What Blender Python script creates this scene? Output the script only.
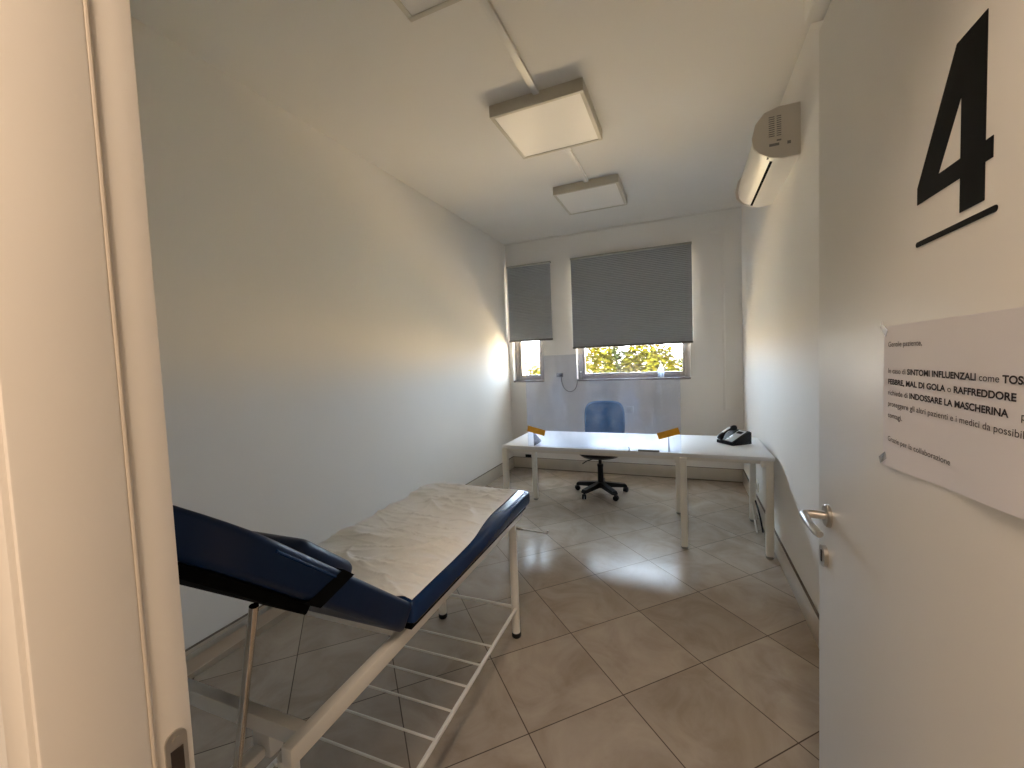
import bpy, bmesh, math, random
from mathutils import Vector, Matrix, noise

for o in list(bpy.data.objects):
    bpy.data.objects.remove(o)
scene = bpy.context.scene
COL = scene.collection
random.seed(7)
R = math.radians

# ------------------------------------------------------------------ camera
CAM_H = 1.487
cd = bpy.data.cameras.new('camera'); cam = bpy.data.objects.new('camera', cd); COL.objects.link(cam)
F, YAW, PITCH, ROLL = 409.83, 0.3999, -0.0531, -0.0401
cd.sensor_fit = 'HORIZONTAL'; cd.sensor_width = 36.0; cd.lens = F / 1024 * 36.0
cd.clip_start = 0.02; cd.clip_end = 300
fw = Vector((-math.sin(YAW) * math.cos(PITCH), math.cos(YAW) * math.cos(PITCH), math.sin(PITCH)))
rt = Vector((math.cos(YAW), math.sin(YAW), 0)); up = rt.cross(fw)
r2 = math.cos(ROLL) * rt + math.sin(ROLL) * up; u2 = -math.sin(ROLL) * rt + math.cos(ROLL) * up
m = Matrix((r2, u2, -fw)).transposed().to_4x4(); m.translation = Vector((0, 0, CAM_H))
cam.matrix_world = m
scene.camera = cam

# ------------------------------------------------------------------ world, sun, exposure
vs = scene.view_settings
scene.display_settings.display_device = 'sRGB'
vs.view_transform = 'Standard'; vs.look = 'None'; vs.gamma = 1.0; vs.use_curve_mapping = False
vs.exposure = 3.37
SKY = (0.80, 0.92, 1.10); LAND = (1.65, 1.20, 0.72)
w = bpy.data.worlds.new('world'); scene.world = w; w.use_nodes = True
nt = w.node_tree; nt.nodes.clear()
tc = nt.nodes.new('ShaderNodeTexCoord'); sx = nt.nodes.new('ShaderNodeSeparateXYZ')
mr = nt.nodes.new('ShaderNodeMapRange'); mr.inputs[1].default_value = -0.03; mr.inputs[2].default_value = 0.03
mx = nt.nodes.new('ShaderNodeMix'); mx.data_type = 'RGBA'
mx.inputs[6].default_value = (*LAND, 1); mx.inputs[7].default_value = (*SKY, 1)
bg = nt.nodes.new('ShaderNodeBackground'); bg.inputs[1].default_value = 3.6
wo = nt.nodes.new('ShaderNodeOutputWorld')
nt.links.new(tc.outputs['Generated'], sx.inputs[0]); nt.links.new(sx.outputs[2], mr.inputs[0])
nt.links.new(mr.outputs[0], mx.inputs[0]); nt.links.new(mx.outputs[2], bg.inputs[0]); nt.links.new(bg.outputs[0], wo.inputs[0])
sd = bpy.data.lights.new('sun', 'SUN'); sd.energy = 8.0; sd.angle = R(0.6); sd.color = (1.0, 0.93, 0.78)
sun = bpy.data.objects.new('sun', sd); COL.objects.link(sun)
sun.rotation_euler = (R(38), 0, R(-35))          # from behind the building, high: lights the trees only
# daylight portals filling the two window openings
def portal(x0, x1, z0, z1, y):
    l = bpy.data.lights.new('window_portal', 'AREA'); l.shape = 'RECTANGLE'; l.size = x1 - x0; l.size_y = z1 - z0
    l.cycles.is_portal = True
    o = bpy.data.objects.new('window_portal', l); COL.objects.link(o)
    o.location = ((x0 + x1) / 2, y, (z0 + z1) / 2); o.rotation_euler = (R(-90), 0, 0)
# corridor ceiling lamp light (the fixture is built below)
cl = bpy.data.lights.new('corridor_lamp_light', 'AREA'); cl.shape = 'SQUARE'; cl.size = 0.56; cl.energy = 4.3; cl.color = (1.0, 0.77, 0.58)
clo = bpy.data.objects.new('corridor_lamp_light', cl); COL.objects.link(clo); clo.location = (-0.15, -0.80, 3.03)

# ------------------------------------------------------------------ materials
def mat(name, col, rough=0.5, metal=0.0, spec=0.5, bump=None, var=None, coat=0, trans=None):
    M = bpy.data.materials.new(name); M.use_nodes = True; n = M.node_tree; b = n.nodes['Principled BSDF']
    b.inputs['Base Color'].default_value = (*col, 1); b.inputs['Roughness'].default_value = rough
    b.inputs['Metallic'].default_value = metal; b.inputs['Specular IOR Level'].default_value = spec
    if coat: b.inputs['Coat Weight'].default_value = coat; b.inputs['Coat Roughness'].default_value = 0.1
    tcn = n.nodes.new('ShaderNodeTexCoord')
    if var:
        nz = n.nodes.new('ShaderNodeTexNoise'); nz.inputs['Scale'].default_value = var[0]; nz.inputs['Detail'].default_value = 5
        r = n.nodes.new('ShaderNodeValToRGB'); k = var[1]
        r.color_ramp.elements[0].position = 0.3; r.color_ramp.elements[1].position = 0.7
        r.color_ramp.elements[0].color = (*[c * (1 - k) for c in col], 1); r.color_ramp.elements[1].color = (*[min(1, c * (1 + k)) for c in col], 1)
        n.links.new(tcn.outputs['Object'], nz.inputs[0]); n.links.new(nz.outputs['Fac'], r.inputs[0]); n.links.new(r.outputs[0], b.inputs['Base Color'])
    if bump:
        nz = n.nodes.new('ShaderNodeTexNoise'); nz.inputs['Scale'].default_value = bump[0]; nz.inputs['Detail'].default_value = 4
        bp = n.nodes.new('ShaderNodeBump'); bp.inputs['Strength'].default_value = bump[1]; bp.inputs['Distance'].default_value = bump[2]
        n.links.new(tcn.outputs['Object'], nz.inputs[0]); n.links.new(nz.outputs['Fac'], bp.inputs['Height']); n.links.new(bp.outputs[0], b.inputs['Normal'])
    return M
M = {}
M['wall'] = mat('wall_paint', (0.87, 0.85, 0.81), 0.6, spec=0.15, bump=(60, 0.12, 0.004), var=(1.3, 0.015))
M['ceil'] = mat('ceiling_paint', (0.82, 0.80, 0.76), 0.8, spec=0.15, bump=(40, 0.1, 0.004), var=(1.1, 0.02))
M['frontwall'] = mat('corridor_paint', (0.82, 0.80, 0.76), 0.7, bump=(60, 0.1, 0.003), var=(2, 0.01))
M['jamb'] = mat('frame_lacquer', (0.80, 0.75, 0.68), 0.45, bump=(140, 0.05, 0.001), var=(6, 0.01))
M['door'] = mat('door_laminate', (0.76, 0.735, 0.68), 0.42, spec=0.28, bump=(200, 0.04, 0.001), var=(3, 0.01))
M['skirt'] = mat('skirting_marble', (0.58, 0.52, 0.43), 0.3, var=(5, 0.06))
M['skirttop'] = mat('skirting_shade_and_joint', (0.16, 0.13, 0.10), 0.8, var=(20, 0.2))  # painted shade of the gap above the skirting, and the dark floor joint
M['white_metal'] = mat('white_enamel', (0.80, 0.78, 0.72), 0.35, bump=(90, 0.04, 0.001), var=(8, 0.01))
M['desk'] = mat('desk_laminate', (0.80, 0.81, 0.82), 0.42, spec=0.35, var=(4, 0.015))
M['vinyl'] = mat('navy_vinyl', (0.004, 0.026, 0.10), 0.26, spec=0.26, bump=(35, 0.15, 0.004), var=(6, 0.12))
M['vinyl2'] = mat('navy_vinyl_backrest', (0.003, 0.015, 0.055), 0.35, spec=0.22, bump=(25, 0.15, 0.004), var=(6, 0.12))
M['black'] = mat('black_plastic', (0.006, 0.006, 0.007), 0.4, spec=0.25, var=(20, 0.1))
M['blackmatte'] = mat('black_board', (0.003, 0.003, 0.003), 0.8, spec=0.05, var=(20, 0.1))
M['chrome'] = mat('brushed_steel', (0.62, 0.56, 0.48), 0.22, metal=1.0, var=(40, 0.04))
M['steel'] = mat('satin_nickel', (0.55, 0.52, 0.48), 0.3, metal=1.0, var=(40, 0.04))
M['paper'] = mat('couch_paper', (0.84, 0.86, 0.86), 0.75, bump=(70, 0.25, 0.003), var=(3, 0.015))
M['blue'] = mat('blue_fabric', (0.015, 0.135, 0.34), 0.8, bump=(400, 0.3, 0.002), var=(30, 0.12))
M['frame'] = mat('window_aluminium', (0.36, 0.33, 0.31), 0.4, metal=0.35, var=(12, 0.05))
M['sill'] = mat('sill_stone', (0.22, 0.19, 0.18), 0.25, var=(20, 0.15))
M['reveal'] = mat('reveal_plaster', (0.82, 0.80, 0.76), 0.7, var=(4, 0.01))
M['plast'] = mat('white_plastic', (0.80, 0.78, 0.73), 0.35, var=(10, 0.01))
M['acend'] = mat('ac_side_plastic', (0.70, 0.66, 0.60), 0.4, var=(10, 0.01))
M['lampframe'] = mat('lamp_frame', (0.62, 0.58, 0.49), 0.45, var=(10, 0.02))
M['diff'] = mat('lamp_diffuser', (0.86, 0.83, 0.78), 0.4, var=(10, 0.005))
M['orange'] = mat('orange_tape', (0.92, 0.46, 0.02), 0.5, var=(40, 0.1))
M['silver'] = mat('silver_plastic', (0.85, 0.90, 0.93), 0.3, var=(30, 0.03))
M['grey'] = mat('grey_plastic', (0.22, 0.22, 0.21), 0.5, var=(30, 0.05))
M['ink'] = mat('black_vinyl_decal', (0.004, 0.004, 0.004), 0.6, spec=0.08, var=(30, 0.1))
M['text'] = mat('printed_text', (0.04, 0.035, 0.04), 0.7, spec=0.1, var=(30, 0.1))
M['sheetpaper'] = mat('printer_paper', (0.78, 0.745, 0.745), 0.7, bump=(10, 0.1, 0.002), var=(6, 0.01))
M['bark'] = mat('bark', (0.12, 0.08, 0.05), 0.9, bump=(20, 0.5, 0.02), var=(8, 0.3))
M['leafy'] = mat('leaf_yellow_green', (0.048, 0.043, 0.0025), 0.8, spec=0.03, var=(0.8, 0.35))
M['leafg'] = mat('leaf_pale_green', (0.024, 0.028, 0.008), 0.8, spec=0.03, var=(0.8, 0.35))
M['land'] = mat('dry_meadow', (0.74, 0.56, 0.34), 0.95, spec=0.1, bump=(2, 0.5, 0.1), var=(0.5, 0.3))
M['stucco'] = mat('pale_stucco', (0.11, 0.09, 0.08), 0.9, var=(1, 0.05))
M['roof'] = mat('orange_roof_tiles', (0.085, 0.045, 0.022), 0.9, var=(6, 0.2))
M['seal'] = mat('rubber_seal', (0.66, 0.58, 0.48), 0.6, var=(30, 0.03))
M['hole'] = mat('dark_slot', (0.03, 0.02, 0.015), 0.7, var=(30, 0.2))

def glass_mat(name, tint, gloss, rough, haze=0.0, hazecol=(0.8, 0.8, 0.8)):
    m_ = bpy.data.materials.new(name); m_.use_nodes = True; n = m_.node_tree; n.nodes.clear()
    o = n.nodes.new('ShaderNodeOutputMaterial'); t = n.nodes.new('ShaderNodeBsdfTransparent'); t.inputs[0].default_value = (*tint, 1)
    g = n.nodes.new('ShaderNodeBsdfGlossy'); g.inputs['Roughness'].default_value = rough
    fr = n.nodes.new('ShaderNodeFresnel'); fr.inputs[0].default_value = 1.45
    mm = n.nodes.new('ShaderNodeMath'); mm.operation = 'MULTIPLY'; mm.inputs[1].default_value = gloss
    mxx = n.nodes.new('ShaderNodeMixShader')
    n.links.new(fr.outputs[0], mm.inputs[0]); n.links.new(mm.outputs[0], mxx.inputs[0])
    n.links.new(t.outputs[0], mxx.inputs[1]); n.links.new(g.outputs[0], mxx.inputs[2])
    last = mxx
    if haze:
        d = n.nodes.new('ShaderNodeBsdfDiffuse'); d.inputs[0].default_value = (*hazecol, 1)
        tr = n.nodes.new('ShaderNodeBsdfTranslucent'); tr.inputs[0].default_value = (*hazecol, 1)
        a = n.nodes.new('ShaderNodeMixShader'); a.inputs[0].default_value = 0.5
        n.links.new(d.outputs[0], a.inputs[1]); n.links.new(tr.outputs[0], a.inputs[2])
        tcn = n.nodes.new('ShaderNodeTexCoord'); mp = n.nodes.new('ShaderNodeMapping')
        mp.inputs['Scale'].default_value = (1.6, 1.6, 0.9); mp.inputs['Rotation'].default_value = (0, R(35), 0)
        nz = n.nodes.new('ShaderNodeTexNoise'); nz.inputs['Scale'].default_value = 3.0; nz.inputs['Detail'].default_value = 6
        mr_ = n.nodes.new('ShaderNodeMapRange'); mr_.inputs[1].default_value = 0.42; mr_.inputs[2].default_value = 0.68
        mr_.inputs[3].default_value = haze * 0.25; mr_.inputs[4].default_value = haze * 2.6
        n.links.new(tcn.outputs['Object'], mp.inputs[0]); n.links.new(mp.outputs[0], nz.inputs[0]); n.links.new(nz.outputs['Fac'], mr_.inputs[0])
        b = n.nodes.new('ShaderNodeMixShader'); n.links.new(mr_.outputs[0], b.inputs[0])
        n.links.new(mxx.outputs[0], b.inputs[1]); n.links.new(a.outputs[0], b.inputs[2]); last = b
    n.links.new(last.outputs[0], o.inputs[0])
    return m_
M['glass'] = glass_mat('window_glass', (0.95, 0.97, 0.96), 0.6, 0.02)
M['plexi'] = glass_mat('acrylic_sheet', (0.90, 0.92, 0.97), 1.0, 0.04, haze=0.05, hazecol=(0.72, 0.78, 0.95))
M['tape'] = glass_mat('clear_tape', (0.9, 0.9, 0.88), 1.0, 0.15, haze=0.35, hazecol=(0.9, 0.88, 0.84))
M['clearplast'] = glass_mat('clear_bottle_plastic', (0.85, 0.9, 0.95), 1.0, 0.1, haze=0.3, hazecol=(0.85, 0.9, 0.98))

def fabric_blind():
    m_ = mat('pleated_blind_fabric', (0.23, 0.235, 0.235), 0.9)
    n = m_.node_tree; b = n.nodes['Principled BSDF']
    tcn = n.nodes.new('ShaderNodeTexCoord'); mp = n.nodes.new('ShaderNodeMapping'); mp.inputs['Scale'].default_value = (6, 6, 160)
    nz = n.nodes.new('ShaderNodeTexNoise'); nz.inputs['Scale'].default_value = 1; nz.inputs['Detail'].default_value = 3
    r = n.nodes.new('ShaderNodeValToRGB'); r.color_ramp.elements[0].color = (0.30, 0.32, 0.345, 1); r.color_ramp.elements[1].color = (0.41, 0.43, 0.45, 1)
    n.links.new(tcn.outputs['Object'], mp.inputs[0]); n.links.new(mp.outputs[0], nz.inputs[0]); n.links.new(nz.outputs['Fac'], r.inputs[0]); n.links.new(r.outputs[0], b.inputs['Base Color'])
    return m_
M['blind'] = fabric_blind()
M['blindbar'] = mat('blind_rail', (0.13, 0.125, 0.12), 0.5, var=(10, 0.05))
M['blindtop'] = mat('blind_head_rail', (0.42, 0.42, 0.38), 0.5, var=(10, 0.05))

def floor_mat():
    m_ = bpy.data.materials.new('marble_look_tiles'); m_.use_nodes = True; n = m_.node_tree; L = n.links; b = n.nodes['Principled BSDF']
    def N(t, **k):
        x = n.nodes.new(t)
        for a, v in k.items(): setattr(x, a, v)
        return x
    T = 0.4586; TH = R(44.75); OX, OY = -0.5989, 1.4448
    geo = N('ShaderNodeNewGeometry'); sub = N('ShaderNodeVectorMath', operation='SUBTRACT'); sub.inputs[1].default_value = (OX, OY, 0)
    L.new(geo.outputs['Position'], sub.inputs[0])
    vr = N('ShaderNodeVectorRotate', rotation_type='Z_AXIS'); vr.inputs['Angle'].default_value = -TH
    L.new(sub.outputs[0], vr.inputs['Vector'])
    sc = N('ShaderNodeVectorMath', operation='SCALE'); sc.inputs['Scale'].default_value = 1 / T; L.new(vr.outputs[0], sc.inputs[0])
    fl = N('ShaderNodeVectorMath', operation='FLOOR'); L.new(sc.outputs[0], fl.inputs[0])
    fr = N('ShaderNodeVectorMath', operation='FRACTION'); L.new(sc.outputs[0], fr.inputs[0])
    s = N('ShaderNodeSeparateXYZ'); L.new(fr.outputs[0], s.inputs[0])
    def edge(o):
        a = N('ShaderNodeMath', operation='SUBTRACT'); a.inputs[0].default_value = 1; L.new(o, a.inputs[1])
        c = N('ShaderNodeMath', operation='MINIMUM'); L.new(o, c.inputs[0]); L.new(a.outputs[0], c.inputs[1]); return c.outputs[0]
    mn = N('ShaderNodeMath', operation='MINIMUM'); L.new(edge(s.outputs[0]), mn.inputs[0]); L.new(edge(s.outputs[1]), mn.inputs[1])
    gr = N('ShaderNodeMapRange'); gr.inputs[1].default_value = 0.0035; gr.inputs[2].default_value = 0.0065; L.new(mn.outputs[0], gr.inputs[0])
    wn = N('ShaderNodeTexWhiteNoise', noise_dimensions='2D'); L.new(fl.outputs[0], wn.inputs['Vector'])
    off = N('ShaderNodeVectorMath', operation='MULTIPLY_ADD'); off.inputs[1].default_value = (13, 17, 5)
    L.new(wn.outputs['Color'], off.inputs[0]); L.new(geo.outputs['Position'], off.inputs[2])
    nz = N('ShaderNodeTexNoise'); nz.inputs['Scale'].default_value = 3.2; nz.inputs['Detail'].default_value = 8; nz.inputs['Roughness'].default_value = 0.62; nz.inputs['Distortion'].default_value = 1.2
    L.new(off.outputs[0], nz.inputs[0])
    rp = N('ShaderNodeValToRGB'); e = rp.color_ramp.elements
    e[0].position = 0.32; e[0].color = (0.33, 0.275, 0.22, 1); e[1].position = 0.72; e[1].color = (0.47, 0.41, 0.345, 1)
    x = rp.color_ramp.elements.new(0.52); x.color = (0.41, 0.352, 0.29, 1)
    L.new(nz.outputs['Fac'], rp.inputs[0])
    tv = N('ShaderNodeMapRange'); tv.inputs[3].default_value = 0.93; tv.inputs[4].default_value = 1.06; L.new(wn.outputs['Value'], tv.inputs[0])
    ml = N('ShaderNodeVectorMath', operation='SCALE'); L.new(rp.outputs[0], ml.inputs[0]); L.new(tv.outputs[0], ml.inputs['Scale'])
    mxx = N('ShaderNodeMix', data_type='RGBA'); mxx.inputs[6].default_value = (0.075, 0.05, 0.035, 1)
    L.new(gr.outputs[0], mxx.inputs[0]); L.new(ml.outputs[0], mxx.inputs[7]); L.new(mxx.outputs[2], b.inputs['Base Color'])
    rr = N('ShaderNodeMapRange'); rr.inputs[3].default_value = 0.7; rr.inputs[4].default_value = 0.19; L.new(gr.outputs[0], rr.inputs[0]); L.new(rr.outputs[0], b.inputs['Roughness'])
    bp = N('ShaderNodeBump'); bp.inputs['Strength'].default_value = 0.25; bp.inputs['Distance'].default_value = 0.002
    L.new(gr.outputs[0], bp.inputs['Height']); L.new(bp.outputs[0], b.inputs['Normal'])
    b.inputs['Specular IOR Level'].default_value = 0.32
    return m_
M['floor'] = floor_mat()

# ------------------------------------------------------------------ helpers
def link_mesh(name, bm, material, parent=None, smooth=False, mats=None):
    bmesh.ops.recalc_face_normals(bm, faces=bm.faces[:])
    me = bpy.data.meshes.new(name); bm.to_mesh(me); bm.free()
    for mm in (mats or [material]): me.materials.append(mm)
    if smooth:
        for p in me.polygons: p.use_smooth = True
        try: me.set_sharp_from_angle(angle=R(35))
        except Exception: pass
    o = bpy.data.objects.new(name, me); COL.objects.link(o)
    if parent: o.parent = parent
    return o
def tag(o, label=None, cat=None, group=None, kind=None):
    if label: o['label'] = label
    if cat: o['category'] = cat
    if group: o['group'] = group
    if kind: o['kind'] = kind
    return o
def thing(name, label, cat, loc=(0, 0, 0), rz=0, group=None):
    o = bpy.data.objects.new(name, None); COL.objects.link(o); o.location = loc; o.rotation_euler = (0, 0, rz)
    return tag(o, label, cat, group)
def box(bm, a, b, bev=0, seg=2, mtx=None, mi=0):
    vs_ = [bm.verts.new((x, y, z)) for x in (a[0], b[0]) for y in (a[1], b[1]) for z in (a[2], b[2])]
    q = [(0, 1, 3, 2), (4, 6, 7, 5), (0, 4, 5, 1), (2, 3, 7, 6), (0, 2, 6, 4), (1, 5, 7, 3)]
    fs = [bm.faces.new([vs_[i] for i in f]) for f in q]
    for f in fs: f.material_index = mi
    geom = vs_
    if bev:
        es = list({e for f in fs for e in f.edges})
        r = bmesh.ops.bevel(bm, geom=es, offset=bev, segments=seg, affect='EDGES', profile=0.5)
        geom = list({v for f in r['faces'] for v in f.verts} | {v for v in vs_ if v.is_valid})
        # all verts of the island
        seen = set(geom); st = list(geom)
        while st:
            v = st.pop()
            for e in v.link_edges:
                o_ = e.other_vert(v)
                if o_ not in seen: seen.add(o_); st.append(o_)
        geom = list(seen)
        for v in geom:
            for f in v.link_faces: f.material_index = mi
    if mtx is not None: bmesh.ops.transform(bm, matrix=mtx, verts=geom)
    return geom
def tube(bm, pts, r, n=12, cap=True, closed=False):
    pts = [Vector(p) for p in pts]; rings = []
    N_ = len(pts); nrm = None
    for i, p in enumerate(pts):
        if closed: d = (pts[(i + 1) % N_] - pts[i - 1])
        elif i == 0: d = pts[1] - p
        elif i == N_ - 1: d = p - pts[i - 1]
        else: d = (pts[i + 1] - p).normalized() + (p - pts[i - 1]).normalized()
        d.normalize()
        if nrm is None:
            nrm = d.orthogonal().normalized()
        nrm = (nrm - d * nrm.dot(d)).normalized(); bn = d.cross(nrm)
        rr = r[i] if isinstance(r, (list, tuple)) else r
        rings.append([bm.verts.new(p + rr * (math.cos(t) * nrm + math.sin(t) * bn)) for t in [2 * math.pi * k / n for k in range(n)]])
    for i in range(N_ if closed else N_ - 1):
        A, B = rings[i], rings[(i + 1) % N_]
        for k in range(n): bm.faces.new((A[k], A[(k + 1) % n], B[(k + 1) % n], B[k]))
    if cap and not closed:
        bm.faces.new(rings[0][::-1]); bm.faces.new(rings[-1])
def lathe(bm, prof, n=24, c=(0, 0, 0)):
    rings = []
    for r, z in prof:
        rings.append([bm.verts.new((c[0] + r * math.cos(2 * math.pi * k / n), c[1] + r * math.sin(2 * math.pi * k / n), c[2] + z)) for k in range(n)])
    for a, b in zip(rings, rings[1:]):
        for k in range(n): bm.faces.new((a[k], a[(k + 1) % n], b[(k + 1) % n], b[k]))
    bm.faces.new(rings[0][::-1]); bm.faces.new(rings[-1])
def prism(bm, poly, axis, a, b):
    """poly: list of 2-D points; axis 0/1/2 is the extrusion axis"""
    def P(q, v):
        l = list(q); l.insert(axis, v); return l
    A = [bm.verts.new(P(q, a)) for q in poly]; B = [bm.verts.new(P(q, b)) for q in poly]
    bm.faces.new(A); bm.faces.new(B[::-1]); k = len(poly)
    for i in range(k): bm.faces.new((A[i], B[i], B[(i + 1) % k], A[(i + 1) % k]))
    return A + B
def nb(): return bmesh.new()
def boxobj(name, a, b, material, parent=None, bev=0, seg=2, smooth=False):
    bm = nb(); box(bm, a, b, bev, seg); return link_mesh(name, bm, material, parent, smooth or bev > 0)
def holed_wall(name, x0, x1, z0, z1, y0, y1, holes, material):
    xs = sorted({x0, x1, *[h[0] for h in holes], *[h[1] for h in holes]}); zs = sorted({z0, z1, *[h[2] for h in holes], *[h[3] for h in holes]})
    bm = nb(); V = {}
    def v(i, j, k):
        if (i, j, k) not in V: V[(i, j, k)] = bm.verts.new((xs[i], (y0, y1)[k], zs[j]))
        return V[(i, j, k)]
    def solid(i, j):
        if not (0 <= i < len(xs) - 1 and 0 <= j < len(zs) - 1): return False
        cx, cz = (xs[i] + xs[i + 1]) / 2, (zs[j] + zs[j + 1]) / 2
        return not any(h[0] < cx < h[1] and h[2] < cz < h[3] for h in holes)
    for i in range(len(xs) - 1):
        for j in range(len(zs) - 1):
            if not solid(i, j): continue
            bm.faces.new((v(i, j, 0), v(i + 1, j, 0), v(i + 1, j + 1, 0), v(i, j + 1, 0)))
            bm.faces.new((v(i, j, 1), v(i, j + 1, 1), v(i + 1, j + 1, 1), v(i + 1, j, 1)))
            for (di, dj, a, b) in ((-1, 0, (i, j), (i, j + 1)), (1, 0, (i + 1, j), (i + 1, j + 1)), (0, -1, (i, j), (i + 1, j)), (0, 1, (i, j + 1), (i + 1, j + 1))):
                if not solid(i + di, j + dj):
                    bm.faces.new((v(*a, 0), v(*b, 0), v(*b, 1), v(*a, 1)))
    return tag(link_mesh(name, bm, material), kind='structure')

# ------------------------------------------------------------------ room shell
XL, XR, YB, H = -2.263, 0.606, 5.292, 3.107
YF0, YF1 = 0.17, 0.30                       # door wall
JX, DX = -0.60, 0.315                       # jamb face, door face
tag(boxobj('floor', (-3.0, -1.9, -0.12), (2.4, 5.62, 0), M['floor']), kind='structure')
tag(boxobj('ceiling', (-3.0, -1.9, H), (2.4, 5.62, H + 0.12), M['ceil']), kind='structure')
tag(boxobj('wall_left', (XL - 0.12, YF1, 0), (XL, YB, H), M['wall']), kind='structure')
tag(boxobj('wall_right', (XR, YF1, 0), (XR + 0.12, YB, H), M['wall']), kind='structure')
W1 = (-2.205, -1.758, 1.215, 2.72); W2 = (-1.305, 0.066, 1.215, 2.72)
holed_wall('wall_back', XL - 0.12, XR + 0.12, 0, H, YB, YB + 0.30, [W1, W2], M['wall'])
holed_wall('wall_front', -2.9, 2.3, 0, H, YF0 + 0.012, YF1, [(JX - 0.02, 0.385, 0, 2.31)], M['frontwall'])
tag(boxobj('wall_corridor_back', (-2.9, -1.82, 0), (2.3, -1.7, H), M['frontwall']), kind='structure')
tag(boxobj('wall_corridor_left', (-2.9, -1.7, 0), (-2.78, YF0 + 0.012, H), M['frontwall']), kind='structure')
tag(boxobj('wall_corridor_right', (2.18, -1.7, 0), (2.3, YF0 + 0.012, H), M['frontwall']), kind='structure')

# skirting
def skirting(name, a, b):
    o = boxobj(name, a, b, M['skirt'], bev=0.002); tag(o, kind='structure')
    d = boxobj('skirting_shadow_line', (a[0], a[1], b[2] - 0.0005), (b[0], b[1], b[2] + 0.0035), M['skirttop'], o)  # dark strip in place of the shadow gap along the top
    return o
BH = 0.15
skirting('baseboard_left', (XL, YF1, 0), (XL + 0.013, YB, BH))
skirting('baseboard_right', (XR - 0.013, YF1, 0), (XR, YB, BH))
sk_ = skirting('baseboard_back', (XL + 0.013, YB - 0.013, 0), (XR - 0.013, YB, BH))
boxobj('dark_joint', (XL + 0.013, YB - 0.017, 0), (XR - 0.013, YB - 0.0132, 0.010), M['skirttop'], sk_)
# thin plaster line where the back wall meets the ceiling
bm = nb(); box(bm, (XL, YB - 0.020, H - 0.018), (XR, YB, H), 0.004)
tag(link_mesh('trim_1', bm, M['plast']), kind='structure')

# windows
def window(name, w_, fy):
    x0, x1, z0, z1 = w_
    fw_ = 0.062
    bm = nb()
    y0, y1 = YB + 0.085, YB + 0.145
    box(bm, (x0, y0, z0 + 0.012), (x0 + fw_, y1, z1), 0.006); box(bm, (x1 - fw_, y0, z0 + 0.012), (x1, y1, z1), 0.006)
    box(bm, (x0 + fw_, y0, z0 + 0.012), (x1 - fw_, y1, z0 + 0.062), 0.006); box(bm, (x0 + fw_, y0, z1 - 0.06), (x1 - fw_, y1, z1), 0.006)
    # inner sash
    s0, s1, t0, t1 = x0 + fw_, x1 - fw_, z0 + 0.062, z1 - 0.06
    o = tag(link_mesh(name, bm, M['frame'], smooth=True), kind='structure')
    bm = nb(); k = 0.028
    box(bm, (s0, y0 + 0.012, t0), (s0 + k, y1 - 0.008, t1), 0.004); box(bm, (s1 - k, y0 + 0.012, t0), (s1, y1 - 0.008, t1), 0.004)
    box(bm, (s0 + k, y0 + 0.012, t0), (s1 - k, y1 - 0.008, t0 + 0.02), 0.004); box(bm, (s0 + k, y0 + 0.012, t1 - k), (s1 - k, y1 - 0.008, t1), 0.004)
    link_mesh('window_sash', bm, M['frame'], o, True)
    boxobj('window_pane', (s0 + k, y0 + 0.028, t0 + 0.02), (s1 - k, y0 + 0.034, t1 - k), M['glass'], o)
    boxobj('window_sill', (x0 - 0.0, YB - 0.012, z0 - 0.012), (x1 + 0.0, YB + 0.2, z0 + 0.012), M['sill'], o, 0.003)
    portal(x0, x1, z0, z1, YB + 0.31)
    return o
window('window_1', W1, 0); win2 = window('window_2', W2, 0)

# door frame (lining + architrave), seal and strike plate
bm = nb()
box(bm, (JX - 0.02, YF0, 0), (JX, YF0 + 0.088, 2.29), 0.002)               # lining left, corridor side
box(bm, (JX - 0.02, YF0 + 0.092, 0), (JX - 0.004, YF1 + 0.004, 2.29), 0.002) # rebate left
box(bm, (JX - 0.062, YF0 - 0.006, 0), (JX - 0.006, YF0 + 0.012, 2.35), 0.005) # architrave left
box(bm, (0.365, YF0, 0), (0.385, YF1, 2.29), 0.002)
box(bm, (0.37, YF0 - 0.006, 0), (0.43, YF0 + 0.012, 2.35), 0.005)
box(bm, (JX - 0.02, YF0, 2.29), (0.385, YF1, 2.31), 0.002)
box(bm, (JX - 0.062, YF0 - 0.006, 2.30), (0.43, YF0 + 0.012, 2.35), 0.003)
fr_ = tag(link_mesh('trim_2', bm, M['jamb'], smooth=True), kind='structure')
bm = nb(); tube(bm, [(JX - 0.0032, YF0 + 0.0905, 0.0), (JX - 0.0032, YF0 + 0.0905, 2.28)], 0.0035, 10)
link_mesh('rubber_seal', bm, M['seal'], fr_, True)
def rounded_plate(ya, yb, za, zb, r, n=8):
    pts = []
    for cy_, cz_, a0 in ((yb - r, zb - r, 0), (ya + r, zb - r, 90), (ya + r, za + r, 180), (yb - r, za + r, 270)):
        for k in range(n + 1):
            t = R(a0 + 90 * k / n); pts.append((cy_ + r * math.cos(t), cz_ + r * math.sin(t)))
    return pts
bm = nb(); prism(bm, rounded_plate(0.272, 0.296, 0.83, 1.038, 0.0118), 0, JX - 0.0045, JX - 0.0015)
sp = link_mesh('strike_plate', bm, M['steel'], fr_, False)
boxobj('latch_slot', (JX - 0.003, 0.277, 0.965), (JX - 0.0008, 0.291, 1.015), M['hole'], sp)
bm = nb(); tube(bm, [(JX - 0.003, 0.284, 1.027), (JX + 0.0002, 0.284, 1.027)], 0.0042, 14)
link_mesh('screw', bm, M['steel'], sp, True)

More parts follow.
